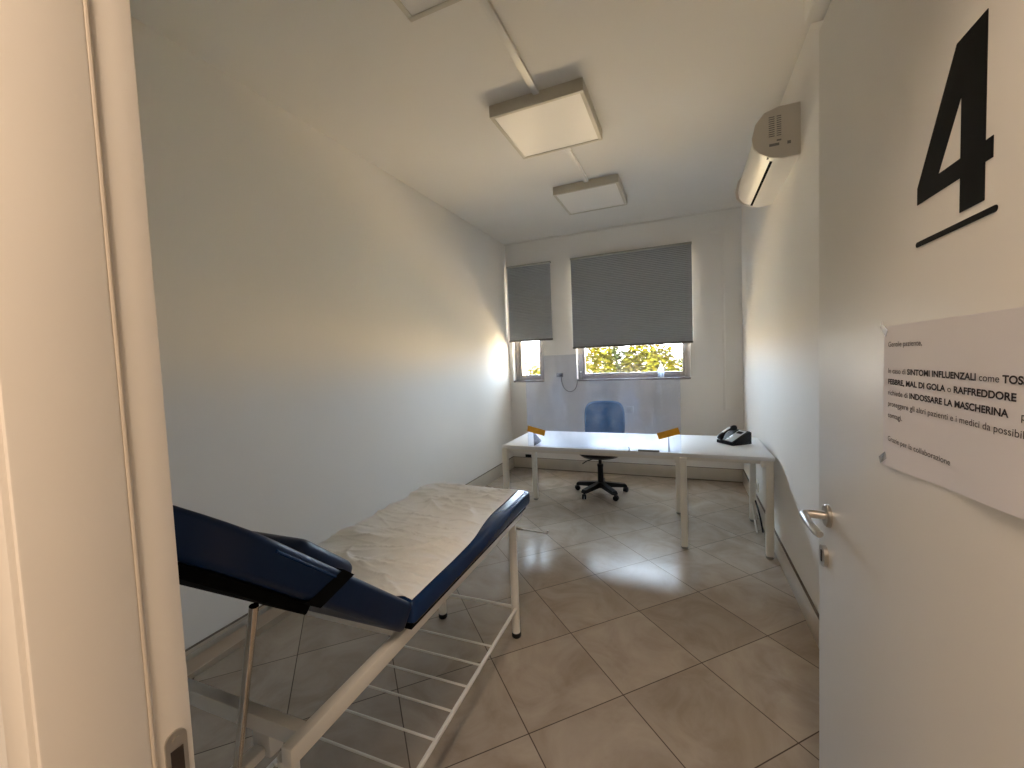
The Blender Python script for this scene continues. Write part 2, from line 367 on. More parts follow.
# ------------------------------------------------------------------ door with number, notice, handle
DY1 = 1.265
door = tag(boxobj('door_1', (DX, 0.335, 0.008), (DX + 0.045, DY1, 2.262), M['door'], bev=0.0015), kind='structure')
def Mx(yc, zc, x): return Matrix.Translation((x, yc, zc)) @ Matrix.Rotation(R(-90), 4, 'Y')
bm = nb(); lathe(bm, [(0.0, 0), (0.027, 0), (0.027, 0.006), (0.024, 0.009), (0.0, 0.009)], 32)
bmesh.ops.transform(bm, matrix=Mx(1.1855, 1.086, DX), verts=bm.verts)
hd = link_mesh('handle_rose', bm, M['steel'], door, True)
bm = nb()
hx = 0.262
tube(bm, [(DX - 0.006, 1.187, 1.086), (hx + 0.016, 1.190, 1.086), (hx + 0.004, 1.188, 1.086), (hx, 1.176, 1.086), (hx - 0.002, 1.12, 1.088), (hx, 1.075, 1.086), (hx + 0.004, 1.062, 1.084)],
     [0.0095, 0.0095, 0.0095, 0.0095, 0.009, 0.009, 0.0075], 16)
link_mesh('door_handle', bm, M['steel'], door, True)
bm = nb(); n_ = 24
prism(bm, rounded_plate(1.187, 1.229, 0.951, 1.003, 0.0205), 0, DX - 0.009, DX)
kk = link_mesh('lock_rose', bm, M['steel'], door)
bm = nb(); prism(bm, rounded_plate(1.2035, 1.2125, 0.962, 0.992, 0.004), 0, DX - 0.0105, DX - 0.008)
link_mesh('keyhole', bm, M['hole'], kk)

dn = thing('door_number', 'big black number 4 with a slanted line under it stuck on the open door', 'door number', (DX, 0.7, 1.64))
def rel(pts): return [(y - 0.7, z - 1.64) for y, z in pts]
bm = nb()
y_r, y_l = 0.645, 0.690                       # stem
outer = [(0.645, 1.855), (0.7010, 1.855), (0.7905, 1.7135), (0.7905, 1.690), (0.690, 1.690), (0.690, 1.648), (0.645, 1.648), (0.645, 1.690), (0.632, 1.690), (0.632, 1.7135), (0.645, 1.7135)]
tri = [(0.690, 1.7885), (0.738, 1.7135), (0.690, 1.7135)]
# digit made of convex pieces: stem, foot bar, diagonal
for poly in ([(0.645, 1.855), (0.690, 1.855), (0.690, 1.648), (0.645, 1.648)],
             [(0.690, 1.7135), (0.7905, 1.7135), (0.7905, 1.690), (0.690, 1.690)],
             [(0.632, 1.7135), (0.645, 1.7135), (0.645, 1.690), (0.632, 1.690)],
             [(0.690, 1.855), (0.7010, 1.855), (0.7905, 1.7135), (0.738, 1.7135), (0.690, 1.7885)]):
    prism(bm, rel(poly), 0, -0.0009, -0.0001)
link_mesh('digit', bm, M['ink'], dn)
bm = nb(); prism(bm, rel(rounded_plate(0.623, 0.793, 1.6295, 1.6370, 0.0037)), 0, -0.0009, -0.0001)
link_mesh('underline', bm, M['ink'], dn)

PY, PZ = 0.8925, 1.285
no = thing('paper_notice', 'white printed paper notice in Italian taped to the open door under the number', 'notice', (DX, PY, PZ))
PW, PH = 0.345, 0.237
def curl(a, b):   # a along the sheet 0..1, b up 0..1
    return -0.0012 - 0.004 * max(0, a - 0.15) * (1 - b) ** 3 - 0.0015 * math.sin(a * 9) * (1 - b)
bm = nb(); nx_, nz_ = 28, 20; g = [[bm.verts.new((curl(i / nx_, j / nz_), -PW * i / nx_, PH * j / nz_ + 0.026 * (i / nx_) * (1 - j / nz_) )) for j in range(nz_ + 1)] for i in range(nx_ + 1)]
for i in range(nx_):
    for j in range(nz_): bm.faces.new((g[i][j], g[i + 1][j], g[i + 1][j + 1], g[i][j + 1]))
sheet = link_mesh('paper_sheet', bm, M['sheetpaper'], no, False)
so = sheet.modifiers.new('thick', 'SOLIDIFY'); so.thickness = 0.0002; so.offset = 0
def text_mesh(segs):
    """segs: [(string, bold)] -> bmesh with glyphs laid out along +X, cap height about 0.7"""
    bm = nb(); x = 0
    for s_, bold in segs:
        c = bpy.data.curves.new('t', 'FONT'); c.body = s_ + '|'; c.size = 1; c.offset = 0.032 if bold else 0.0
        o = bpy.data.objects.new('t', c); COL.objects.link(o)
        bpy.context.view_layer.update()
        def wid(txt):
            c.body = txt; bpy.context.view_layer.update(); return o.dimensions.x
        adv = wid('|' + s_ + '|') - wid('||')
        c.body = s_; bpy.context.view_layer.update()
        dg = bpy.context.evaluated_depsgraph_get(); me = o.evaluated_get(dg).to_mesh()
        t = bmesh.new(); t.from_mesh(me); bmesh.ops.translate(t, vec=(x, 0, 0), verts=t.verts)
        tmp = bpy.data.meshes.new('tmp'); t.to_mesh(tmp); t.free(); bm.from_mesh(tmp); bpy.data.meshes.remove(tmp)
        o.evaluated_get(dg).to_mesh_clear(); bpy.data.objects.remove(o); bpy.data.curves.remove(c)
        x += adv
    return bm, x
def text_line(name, vis, extra, width, y, z, size):
    bm, full = text_mesh(vis + extra); _b, wv = text_mesh(vis); _b.free()
    sxx = width / wv
    for v in bm.verts:
        a = v.co.x * sxx; h = v.co.y * size
        yy = y - a - PY; zz = z + h - PZ
        v.co = (curl(min(1, -yy / PW), max(0, min(1, zz / PH))) - 0.0006, yy, zz)
    return link_mesh(name, bm, M['text'], no)
S = 0.0118
text_line('printed_line', [('Gentile paziente,', 0)], [], 0.106, 0.8755, 1.4875, S)
text_line('printed_line', [('In caso di ', 0), ('SINTOMI INFLUENZALI', 1), (' come ', 0)], [('TOSSE,', 1)], 0.2687, 0.8749, 1.4440, S)
text_line('printed_line', [('FEBBRE, MAL DI GOLA', 1), (' o ', 0), ('RAFFREDDORE', 1)], [], 0.2895, 0.8745, 1.4260, S)
text_line('printed_line', [('richiede di ', 0), ('INDOSSARE LA MASCHERINA', 1)], [('    per', 0)], 0.2785, 0.8742, 1.4080, S)
text_line('printed_line', [('proteggere gli altri pazienti e i medici da possib', 0)], [('ili', 0)], 0.2955, 0.8738, 1.3895, S)
text_line('printed_line', [('contagi.', 0)], [], 0.0505, 0.8735, 1.3705, S)
text_line('printed_line', [('Grazie per la collaborazione', 0)], [], 0.1745, 0.8727, 1.3310, S)
for (yy, zz, ang) in ((0.892, 1.518, 35), (0.893, 1.297, -30)):
    bm = nb(); box(bm, (-0.0022, -0.014, -0.006), (-0.0016, 0.014, 0.006)); bmesh.ops.rotate(bm, matrix=Matrix.Rotation(R(ang), 3, 'X'), verts=bm.verts)
    bmesh.ops.translate(bm, vec=(0, yy - PY, zz - PZ), verts=bm.verts); link_mesh('adhesive_tape', bm, M['tape'], no)

# ------------------------------------------------------------------ blinds
def blind(label, x0, x1, z0, z1):
    y = YB - 0.030
    t = thing('pleated_blind', label, 'window blind', ((x0 + x1) / 2, y, z1), group='pleated window blinds')
    cx, cz = (x0 + x1) / 2, z1
    w2_ = (x1 - x0) / 2; h = z1 - z0
    n = int(h / 0.011); bm = nb(); rows = []
    for i in range(n + 1):
        z = -0.022 - (h - 0.045) * i / n; dy = 0.0025 if i % 2 else -0.0025
        rows.append([bm.verts.new((-w2_ + 0.004, dy, z)), bm.verts.new((w2_ - 0.004, dy, z))])
    for a, b in zip(rows, rows[1:]): bm.faces.new((a[0], a[1], b[1], b[0]))
    f = link_mesh('pleated_fabric', bm, M['blind'], t)
    s = f.modifiers.new('thick', 'SOLIDIFY'); s.thickness = 0.002
    boxobj('head_rail', (-w2_, -0.014, -0.024), (w2_, 0.028, 0), M['blindtop'], t, 0.003)
    boxobj('bottom_rail', (-w2_, -0.014, -h), (w2_, 0.012, -h + 0.024), M['blindbar'], t, 0.004)
    return t
blind('narrow grey pleated blind half lowered over the small left window', -2.232, -1.610, 1.760, 2.795)
blind('wide grey pleated blind lowered over most of the large window', -1.340, 0.098, 1.628, 2.793)

# ------------------------------------------------------------------ ceiling lights and trunking
def panel(label, y0):
    t = thing('ceiling_panel_light', label, 'ceiling light', (-0.812, y0 + 0.3, H), group='square ceiling lights')
    bm = nb(); d = 0.073; k = 0.024
    for a, b in (((-.3, -.3), (.3, -.3 + k)), ((-.3, .3 - k), (.3, .3)), ((-.3, -.3 + k), (-.3 + k, .3 - k)), ((.3 - k, -.3 + k), (.3, .3 - k))):
        box(bm, (a[0], a[1], -d), (b[0], b[1], 0), 0.0015)
    link_mesh('light_frame', bm, M['lampframe'], t, True)
    boxobj('diffuser', (-.3 + k, -.3 + k, -d + 0.004), (.3 - k, .3 - k, -d + 0.010), M['diff'], t)
panel('square ceiling light cut off by the top edge of the photo, nearest the door', 1.030)
panel('square ceiling light in the middle of the row of three', 2.437)
panel('farthest square ceiling light, nearest the windows', 3.80)
for lab, a, b in (('white cable trunking on the ceiling between the nearest and the middle light', 1.632, 2.435), ('white cable trunking on the ceiling between the middle and the farthest light', 3.039, 3.798)):
    t = boxobj('cable_trunking', (-0.815, a, H - 0.022), (-0.775, b, H), M['plast'], bev=0.003)
    tag(t, lab, 'cable trunking', 'ceiling cable trunking')
# trunking box high on the right wall above the door leaf
bm = nb(); box(bm, (XR - 0.075, 1.3, 2.975), (XR, 2.36, H), 0.006)
t = tag(link_mesh('wall_duct', bm, M['plast'], smooth=True), 'white boxed duct along the ceiling above the open door', 'duct')
# corridor lamp fixture
t = thing('corridor_lamp', 'square corridor ceiling lamp behind the camera', 'ceiling light', (-0.15, -0.80, H))
bm = nb(); box(bm, (-.3, -.3, -0.06), (.3, .3, 0), 0.003); link_mesh('lamp_housing', bm, M['lampframe'], t, True)
em = bpy.data.materials.new('lit_diffuser'); em.use_nodes = True; em.node_tree.nodes['Principled BSDF'].inputs['Emission Color'].default_value = (1, .72, .46, 1); em.node_tree.nodes['Principled BSDF'].inputs['Emission Strength'].default_value = 0.3
boxobj('lit_diffuser', (-.28, -.28, -0.066), (.28, .28, -0.0601), em, t)

# ------------------------------------------------------------------ air conditioner
t = thing('air_conditioner', 'white wall-mounted air conditioner high on the right wall', 'air conditioner', (XR, 3.19, 2.56))
poly = [(0.606, 2.565), (0.606, 2.846), (0.505, 2.848), (0.435, 2.828), (0.390, 2.775), (0.372, 2.70), (0.380, 2.645), (0.408, 2.610), (0.46, 2.578), (0.52, 2.562)]
poly = [(x - XR, z - 2.56) for x, z in poly]
Y0, Y1 = 2.765 - 3.19, 3.60 - 3.19
bm = nb(); prism(bm, [(x * 0.92, z) for x, z in poly], 1, Y0 + 0.012, Y1 - 0.012); link_mesh('casing', bm, M['plast'], t, True)
for a, b in ((Y0, Y0 + 0.012), (Y1 - 0.012, Y1)):
    cxm = sum(p[0] for p in poly) / len(poly); czm = sum(p[1] for p in poly) / len(poly)
    bm = nb(); prism(bm, [(cxm + (x - cxm) * (0.985 if x < -0.001 else 1), czm + (z - czm) * 0.985) for x, z in poly], 1, a, b); ec = link_mesh('end_cap', bm, M['acend'], t)
    if a == Y0:
        bm = nb()
        for k in range(10): box(bm, (-0.150, a - 0.0012, 0.232 - k * 0.0115), (-0.122, a + 0.001, 0.2365 - k * 0.0115))
        for k in range(10): box(bm, (-0.112, a - 0.0012, 0.232 - k * 0.0115), (-0.09, a + 0.001, 0.2365 - k * 0.0115))
        link_mesh('air_grille', bm, M['grey'], ec)
        for q0, q1 in (((-0.148, 0.076), (-0.10, 0.09)), ((-0.112, 0.10), (-0.09, 0.108)), ((-0.062, 0.074), (-0.045, 0.09))):
            boxobj('mark', (q0[0], a - 0.0015, q0[1]), (q1[0], a + 0.001, q1[1]), M['grey'], ec)
# outlet slot in the lower front facet (facet from (0.408,2.610) to (0.46,2.578) to (0.52,2.562))
a_ = Vector((0.4718 - XR, 0, 2.578 - 2.56)); b_ = Vector((0.5269 - XR, 0, 2.562 - 2.56))
nrm = Vector((-(b_ - a_).z, 0, (b_ - a_).x)).normalized(); nrm = nrm if nrm.z < 0 else -nrm
def slot(name, f0, f1, y0, y1, m_, out):
    bm = nb(); p0 = a_.lerp(b_, f0); p1 = a_.lerp(b_, f1); vs_ = []
    for off in (-0.004, out):
        for p in (p0, p1):
            for y in (y0, y1): q = p + nrm * off; vs_.append(bm.verts.new((q.x, y, q.z)))
    for f in ((0, 1, 3, 2), (4, 6, 7, 5), (0, 4, 5, 1), (2, 3, 7, 6), (0, 2, 6, 4), (1, 5, 7, 3)): bm.faces.new([vs_[i] for i in f])
    return link_mesh(name, bm, m_, t)
slot('air_slot', -0.05, 0.20, Y0 + 0.055, Y1 - 0.03, M['blackmatte'], 0.0025)
slot('sensor_lens', -0.40, -0.24, Y0 + 0.018, Y0 + 0.030, M['grey'], 0.003)

# ------------------------------------------------------------------ back wall fittings
def plate(name, label, cat, c, w_, h_, m_, axis='y'):
    t = thing(name, label, cat, c); 
    return t
t = thing('wall_switch_plate', 'white switch plate on the back wall beside the office chair', 'switch plate', (-0.648, YB, 0.835))
boxobj('cover_plate', (-0.052, -0.014, -0.042), (0.052, 0, 0.042), M['plast'], t, 0.003)
boxobj('rocker_switch', (-0.024, -0.018, -0.024), (0.024, -0.013, 0.024), M['acend'], t, 0.002)
t = thing('blind_motor_socket', 'small dark socket on the back wall between the two windows', 'socket', (-1.535, YB, 1.291))
boxobj('socket_body', (-0.045, -0.022, -0.028), (0.045, 0, 0.028), M['grey'], t, 0.004)
boxobj('plug', (-0.010, -0.040, -0.018), (0.038, -0.022, 0.014), M['black'], t, 0.004)
bm = nb(); pts = []
A, B = Vector((-1.515, YB - 0.03, 1.27)), Vector((-1.300, YB - 0.02, 1.235))
for k in range(17):
    s = k / 16; x = A.x + (B.x - A.x) * (0.5 - 0.5 * math.cos(math.pi * s)) * (1) ; z = A.z + (B.z - A.z) * s - 0.185 * math.sin(math.pi * s) ** 0.8
    pts.append((x, YB - 0.012, z))
tube(bm, pts, 0.0055, 8)
tag(link_mesh('cable', bm, M['grey'], smooth=True), 'grey cable looping from the dark socket to the large window', 'cable')
t = thing('round_grommet', 'round pale cap on the lower left corner of the large window frame', 'cap', (-1.268, YB + 0.078, 1.322))
bm = nb(); lathe(bm, [(0, 0), (0.026, 0), (0.026, 0.006), (0.02, 0.01), (0, 0.01)], 24); bmesh.ops.rotate(bm, matrix=Matrix.Rotation(R(90), 3, 'X'), verts=bm.verts); link_mesh('cap_ring', bm, M['grey'], t, True)
bm = nb(); lathe(bm, [(0, 0), (0.013, 0), (0.012, 0.014), (0, 0.014)], 20); bmesh.ops.rotate(bm, matrix=Matrix.Rotation(R(90), 3, 'X'), verts=bm.verts); link_mesh('cap_center', bm, M['plast'], t, True)
tag(boxobj('power_socket', (-2.066, YB - 0.03, 0.158), (-1.980, YB - 0.013, 0.198), M['black'], bev=0.004), 'black socket just above the skirting of the back wall, behind the desk legs', 'socket')
t = thing('junction_cover', 'faint painted junction cover and pipe chase on the back wall right of the large window', 'junction cover', (0.348, YB, 2.885))
boxobj('cover_plate', (-0.055, -0.008, -0.03), (0.055, 0, 0.03), M['wall'], t, 0.002)
boxobj('painted_chase', (0.055, -0.006, -2.05), (0.085, 0, 0.03), M['wall'], t, 0.003)
# soap dispenser on the sill
t = thing('pump_bottle', 'clear pump bottle standing on the sill of the large window', 'bottle', (-0.268, YB + 0.045, 1.227))
bm = nb(); lathe(bm, [(0.0, 0), (0.034, 0.0), (0.037, 0.006), (0.037, 0.10), (0.030, 0.118), (0.014, 0.13), (0.014, 0.142), (0, 0.142)], 24); link_mesh('bottle_body', bm, M['clearplast'], t, True)
bm = nb(); lathe(bm, [(0.0, 0.142), (0.017, 0.142), (0.017, 0.162), (0.006, 0.168), (0.006, 0.20), (0, 0.20)], 20); tube(bm, [(0, 0, 0.196), (-0.012, -0.02, 0.2), (-0.02, -0.036, 0.192)], 0.005, 8); link_mesh('pump_head', bm, M['plast'], t, True)
# right wall socket + lead under the desk
t = thing('wall_plug_lead', 'white plug with black and white leads low on the right wall behind the desk leg', 'plug', (XR, 4.30, 0.26))
boxobj('socket_plate', (-0.010, -0.07, -0.045), (0, 0.07, 0.045), M['plast'], t, 0.003)
boxobj('plug_body', (-0.055, -0.045, -0.025), (-0.010, 0.01, 0.025), M['plast'], t, 0.008)
bm = nb(); tube(bm, [(-0.05, -0.03, -0.01), (-0.06, -0.10, -0.05), (-0.055, -0.2, -0.06), (-0.05, -0.35, -0.10), (-0.045, -0.47, -0.17), (-0.04, -0.52, -0.238)], 0.007, 8); link_mesh('black_lead', bm, M['black'], t, True)
bm = nb(); tube(bm, [(-0.05, -0.02, -0.015), (-0.08, -0.14, -0.06), (-0.085, -0.3, -0.13), (-0.08, -0.44, -0.22), (-0.08, -0.5, -0.252)], 0.006, 8); link_mesh('white_lead', bm, M['plast'], t, True)

# ------------------------------------------------------------------ desk
t = thing('office_desk', 'long white office desk on six square legs across the far end of the room', 'desk', (-0.485, 3.738, 0))
cx, cy = -0.485, 3.738
boxobj('desk_top', (-1.535 - cx, 3.345 - cy, 0.712), (0.577 - cx, 4.139 - cy, 0.74), M['desk'], t, 0.002)
bm = nb()
for (a, b) in (((-1.50, 3.42), (0.53, 3.445)), ((-1.50, 4.03), (0.53, 4.055))): box(bm, (a[0] - cx, a[1] - cy, 0.672), (b[0] - cx, b[1] - cy, 0.712), 0.002)
for x in (-1.515, -0.065, 0.515): box(bm, (x - 0.02 - cx, 3.36 - cy, 0.662), (x + 0.02 - cx, 4.116 - cy, 0.7115), 0.002)
link_mesh('under_frame', bm, M['white_metal'], t, True)
LG = [(-1.514, 3.362), (-1.500, 4.085), (-0.022, 3.350), (-0.070, 4.085), (0.545, 3.362), (0.535, 4.085)]
for x, y in LG:
    k = 0.0245
    lg = boxobj('leg', (x - k - cx, y - k - cy, 0.016), (x + k - cx, y + k - cy, 0.712), M['white_metal'], t, 0.008, 3)
    bm = nb(); lathe(bm, [(0, 0), (0.024, 0), (0.026, 0.004), (0.020, 0.018), (0, 0.018)], 16, (x - cx, y - cy, 0)); link_mesh('foot_cap', bm, M['grey'], lg, True)

# acrylic shield
SY = 3.372
t = thing('acrylic_shield', 'clear acrylic protective screen with two orange strips standing on the front of the desk', 'protective screen', (-0.663, SY, 0.741))
boxobj('clear_panel', (-1.292 + 0.663, -0.002, 0), (-0.034 + 0.663, 0.002, 0.79), M['plexi'], t, 0.001)
for x in (-1.238, -0.124):
    bm = nb(); prism(bm, [(0.0025, 0), (0.20, 0), (0.20, 0.01), (0.0025, 0.125)], 0, x + 0.663 - 0.002, x + 0.663 + 0.002)
    link_mesh('support_fin', bm, M['plexi'], t)
for x, z, ang in ((-1.211, 0.878, 14), (-0.125, 0.886, -18)):
    bm = nb(); box(bm, (-0.082, -0.0045, -0.026), (0.082, -0.0022, 0.026), 0.0008)
    bmesh.ops.rotate(bm, matrix=Matrix.Rotation(R(ang), 3, 'Y'), verts=bm.verts); bmesh.ops.translate(bm, vec=(x + 0.663, 0, z - 0.741), verts=bm.verts)
    link_mesh('orange_strip', bm, M['orange'], t)
tag(boxobj('name_plate', (-0.352, 3.345, 0.7402), (-0.192, 3.368, 0.756), M['grey'], bev=0.003), 'small grey bar lying on the front edge of the desk', 'desk item')
bm = nb(); lathe(bm, [(0, 0), (0.009, 0), (0.009, 0.003), (0.003, 0.006), (0.003, 0.02), (0, 0.02)], 14, (-0.420, 3.350, 0.7402)); tube(bm, [(-0.420, 3.350, 0.758), (-0.424, 3.350, 0.772)], 0.0025, 8)
tag(link_mesh('pen_stub', bm, M['grey'], smooth=True), 'tiny grey stand upright on the desk left of the grey bar', 'desk item')

# telephone
t = thing('desk_telephone', 'black and silver desk telephone on the right end of the desk', 'telephone', (0.368, 3.830, 0.7402), R(-52))
t.scale = (0.88, 0.88, 0.88)
bm = nb()
prism(bm, [(-0.105, 0.0), (0.105, 0.0), (0.105, 0.105), (0.085, 0.118), (-0.105, 0.026)], 0, -0.10, 0.10)
link_mesh('phone_body', bm, M['black'], t)
sl = math.atan2(0.092, 0.19)
PM = Matrix.Translation((0, -0.105, 0.026)) @ Matrix.Rotation(sl, 4, 'X')
bm = nb(); box(bm, (-0.010, 0.012, 0.0), (0.078, 0.200, 0.006), 0.003, 2, PM); fp = link_mesh('face_plate', bm, M['silver'], t, True)
bm = nb()
for i in range(3):
    for j in range(4): box(bm, (0.004 + i * 0.024, 0.030 + j * 0.022, 0.0055), (0.020 + i * 0.024, 0.044 + j * 0.022, 0.009), 0.001, 1, PM)
link_mesh('key_pad', bm, M['silver'], fp, True)
bm = nb(); box(bm, (0.004, 0.142, 0.0055), (0.066, 0.178, 0.0085), 0.002, 1, PM); link_mesh('display', bm, M['black'], fp, True)
bm = nb(); pts = []
for k in range(13):
    s = k / 12; pts.append(PM @ Vector((-0.055, 0.0 + 0.205 * s, 0.020 + 0.026 * math.sin(math.pi * s) )))
tube(bm, pts, [0.024, 0.027, 0.024, 0.017, 0.014, 0.013, 0.013, 0.013, 0.014, 0.017, 0.024, 0.027, 0.024], 14)
hs = link_mesh('handset', bm, M['black'], t, True)
bm = nb(); box(bm, (-0.066, 0.055, 0.052), (-0.044, 0.150, 0.0595), 0.003, 2, PM); link_mesh('handset_inlay', bm, M['silver'], hs, True)
bm = nb(); pts = []
for k in range(90):
    a = k * 0.9; s = k / 89; pts.append((0.10 + 0.035 * math.sin(math.pi * s) + 0.006 * math.cos(a), -0.09 + 0.17 * s, 0.010 + 0.006 + 0.006 * math.sin(a)))
tube(bm, pts, 0.0022, 6); link_mesh('coiled_cord', bm, M['black'], t, True)

# ------------------------------------------------------------------ office chair
CX, CY = -0.875, 4.475
t = thing('office_chair', 'blue fabric swivel office chair on black five-star base behind the desk', 'chair', (CX, CY, 0), R(2))
bm = nb()
gx = 12; top_ = []
box(bm, (-0.215, -0.215, 0.470), (0.215, 0.215, 0.530), 0.028, 4); link_mesh('seat', bm, M['blue'], t, True)
bm = nb(); lathe(bm, [(0, 0.400), (0.10, 0.402), (0.20, 0.422), (0.238, 0.452), (0.238, 0.478), (0, 0.478)], 28); link_mesh('seat_pan', bm, M['black'], t, True)
bm = nb(); nU, nV = 18, 16; fr2 = []; w0, h0 = 0.225, 0.43
def sq(u, v, e=3.4):
    return u, v
def backshape(th):
    c, s = math.cos(th), math.sin(th); e = 2 / 4.2
    return (abs(c) ** e) * (1 if c >= 0 else -1), (abs(s) ** e) * (1 if s >= 0 else -1)
rings = []
for (k, yo) in ((0.0, -0.030), (0.6, -0.030), (0.93, -0.024), (1.0, 0.0), (0.93, 0.024), (0.6, 0.03), (0.0, 0.03)):
    ring = []
    for i in range(40):
        a, b = backshape(2 * math.pi * i / 40)
        x = a * 0.228 * k; z = b * 0.235 * k
        ring.append(bm.verts.new((x, yo + 0.9 * x * x * -1 + 0.02 * (z / 0.235), z)))
    rings.append(ring)
for a, b in zip(rings, rings[1:]):
    for i in range(40): bm.faces.new((a[i], a[(i + 1) % 40], b[(i + 1) % 40], b[i]))
bmesh.ops.remove_doubles(bm, verts=bm.verts, dist=1e-5)
bmesh.ops.translate(bm, vec=(0.025, 0.27, 0.765), verts=bm.verts)
link_mesh('backrest', bm, M['blue'], t, True)
bm = nb(); tube(bm, [(0, 0.05, 0.425), (0, 0.22, 0.42), (0.01, 0.30, 0.46), (0.02, 0.315, 0.60), (0.025, 0.31, 0.76)], [0.018, 0.018, 0.02, 0.02, 0.018], 10); link_mesh('back_bracket', bm, M['black'], t, True)
for s_ in (-1, 1):
    bm = nb(); tube(bm, [(s_ * 0.12, 0.02, 0.428), (s_ * 0.27, 0.03, 0.430), (s_ * 0.298, 0.035, 0.47), (s_ * 0.302, 0.06, 0.60), (s_ * 0.30, 0.10, 0.645), (s_ * 0.298, 0.02, 0.662), (s_ * 0.298, -0.12, 0.655)], [0.013, 0.014, 0.016, 0.016, 0.018, 0.02, 0.016], 10)
    link_mesh('armrest', bm, M['black'], t, True)
bm = nb(); lathe(bm, [(0, 0.09), (0.032, 0.09), (0.030, 0.30), (0.034, 0.31), (0.034, 0.33), (0.018, 0.335), (0.018, 0.405), (0, 0.405)], 20); link_mesh('gas_column', bm, M['black'], t, True)
bm = nb(); tube(bm, [(-0.04, -0.05, 0.402), (-0.12, -0.12, 0.388), (-0.165, -0.16, 0.362)], 0.006, 8); link_mesh('height_lever', bm, M['black'], t, True)
bm = nb(); lathe(bm, [(0, 0.07), (0.04, 0.07), (0.045, 0.085), (0.035, 0.125), (0, 0.125)], 20)
for k in range(5):
    a = R(18 + 72 * k + 4); c, s = math.cos(a), math.sin(a)
    mtx = Matrix.Rotation(a, 4, 'Z')
    vs_ = prism(bm, [(0.02, 0.078), (0.02, 0.135), (0.27, 0.098), (0.285, 0.078), (0.285, 0.066), (0.26, 0.062)], 1, -0.027, 0.027)
    bmesh.ops.transform(bm, matrix=mtx, verts=vs_)
link_mesh('star_base', bm, M['black'], t)
for k in range(5):
    a = R(18 + 72 * k + 4); c, s = math.cos(a), math.sin(a)
    bm = nb()
    for sg in (-1, 1):
        q = [(r, z) for r, z in ((0, 0), (0.021, 0), (0.029, 0.004), (0.029, 0.014), (0.021, 0.019), (0, 0.019))]
        b2 = nb(); lathe(b2, q, 18)
        bmesh.ops.transform(b2, matrix=Matrix.Translation((0.27 * c, 0.27 * s, 0.029)) @ Matrix.Rotation(a + 0.7, 4, 'Z') @ Matrix.Translation((0.012, sg * 0.013 - 0.008, 0)) @ Matrix.Rotation(R(-90), 4, 'X'), verts=b2.verts)
        tm = bpy.data.meshes.new('tmp'); b2.to_mesh(tm); b2.free(); bm.from_mesh(tm); bpy.data.meshes.remove(tm)
    tube(bm, [(0.27 * c, 0.27 * s, 0.030), (0.27 * c, 0.27 * s, 0.068)], 0.008, 8)
    link_mesh('caster', bm, M['black'], t, True)

# ------------------------------------------------------------------ examination couch
TH = R(1.9)
bed = thing('examination_couch', 'navy vinyl examination couch on a white metal frame with raised backrest', 'examination couch', (-0.76, 0.965, 0), TH)
ZT = 0.782
bm = nb(); box(bm, (-0.615, 0.004, ZT - 0.078), (0.004, 1.112, ZT), 0.022, 5)
link_mesh('seat_mattress', bm, M['vinyl'], bed, True)
boxobj('seat_board', (-0.60, 0.012, ZT - 0.092), (-0.015, 1.075, ZT - 0.079), M['blackmatte'], bed)
# frame
RZ0, RZ1 = 0.645, 0.688
bm = nb(); box(bm, (-0.062, -0.40, RZ0), (-0.032, 1.065, RZ1), 0.004); link_mesh('side_rail', bm, M['white_metal'], bed, True)
bm = nb(); box(bm, (-0.575, -0.40, RZ0), (-0.545, 1.065, RZ1), 0.004); link_mesh('side_rail', bm, M['white_metal'], bed, True)
for v_ in (-0.345, 1.035):
    boxobj('cross_rail', (-0.545, v_ - 0.015, RZ0), (-0.062, v_ + 0.015, RZ1 - 0.002), M['white_metal'], bed, 0.004)
boxobj('cross_rail', (-0.545, 0.01, RZ0 + 0.01), (-0.062, 0.035, RZ1 - 0.004), M['white_metal'], bed, 0.004)
for u_ in (-0.047, -0.560):
    for v_ in (-0.345, ):
        pass
for (u_, s_) in ((-0.062, 1), (-0.545, -1)):
    bm = nb(); tube(bm, [(u_ - s_ * 0.004, -0.325, 0.668), (u_ + s_ * 0.001, -0.325, 0.668)], 0.006, 12); 
    link_mesh('bolt', bm, M['black'], bed, True)
for u_ in (-0.072, -0.545):
    for v_ in (-0.375, 1.008 if u_ > -0.3 else 1.035):
        bm = nb(); tube(bm, [(u_, v_, 0.02), (u_, v_, RZ0 + 0.001)], 0.0215, 20); lg = link_mesh('leg', bm, M['white_metal'], bed, True)
        bm = nb(); lathe(bm, [(0, 0), (0.022, 0), (0.025, 0.006), (0.025, 0.020), (0.0225, 0.026), (0, 0.026)], 20, (u_, v_, 0)); link_mesh('foot_cap', bm, M['black'], lg, True)
# lower wire shelf
SZ = 0.165
sh = None
bm = nb()
for u_ in (-0.064, -0.545): tube(bm, [(u_, -0.375, SZ), (u_, 1.008, SZ)], 0.0085, 10)
for v_ in (-0.375, 1.008): tube(bm, [(-0.545, v_, SZ - 0.001), (-0.064, v_, SZ - 0.001)], 0.0085, 10)
sh = link_mesh('lower_shelf', bm, M['white_metal'], bed, True)
vv = 0.68
while vv > -0.36:
    bm = nb(); tube(bm, [(-0.545, vv, SZ + 0.004), (-0.064, vv, SZ + 0.004)], 0.0042, 8); link_mesh('shelf_wire', bm, M['white_metal'], sh, True); vv -= 0.125
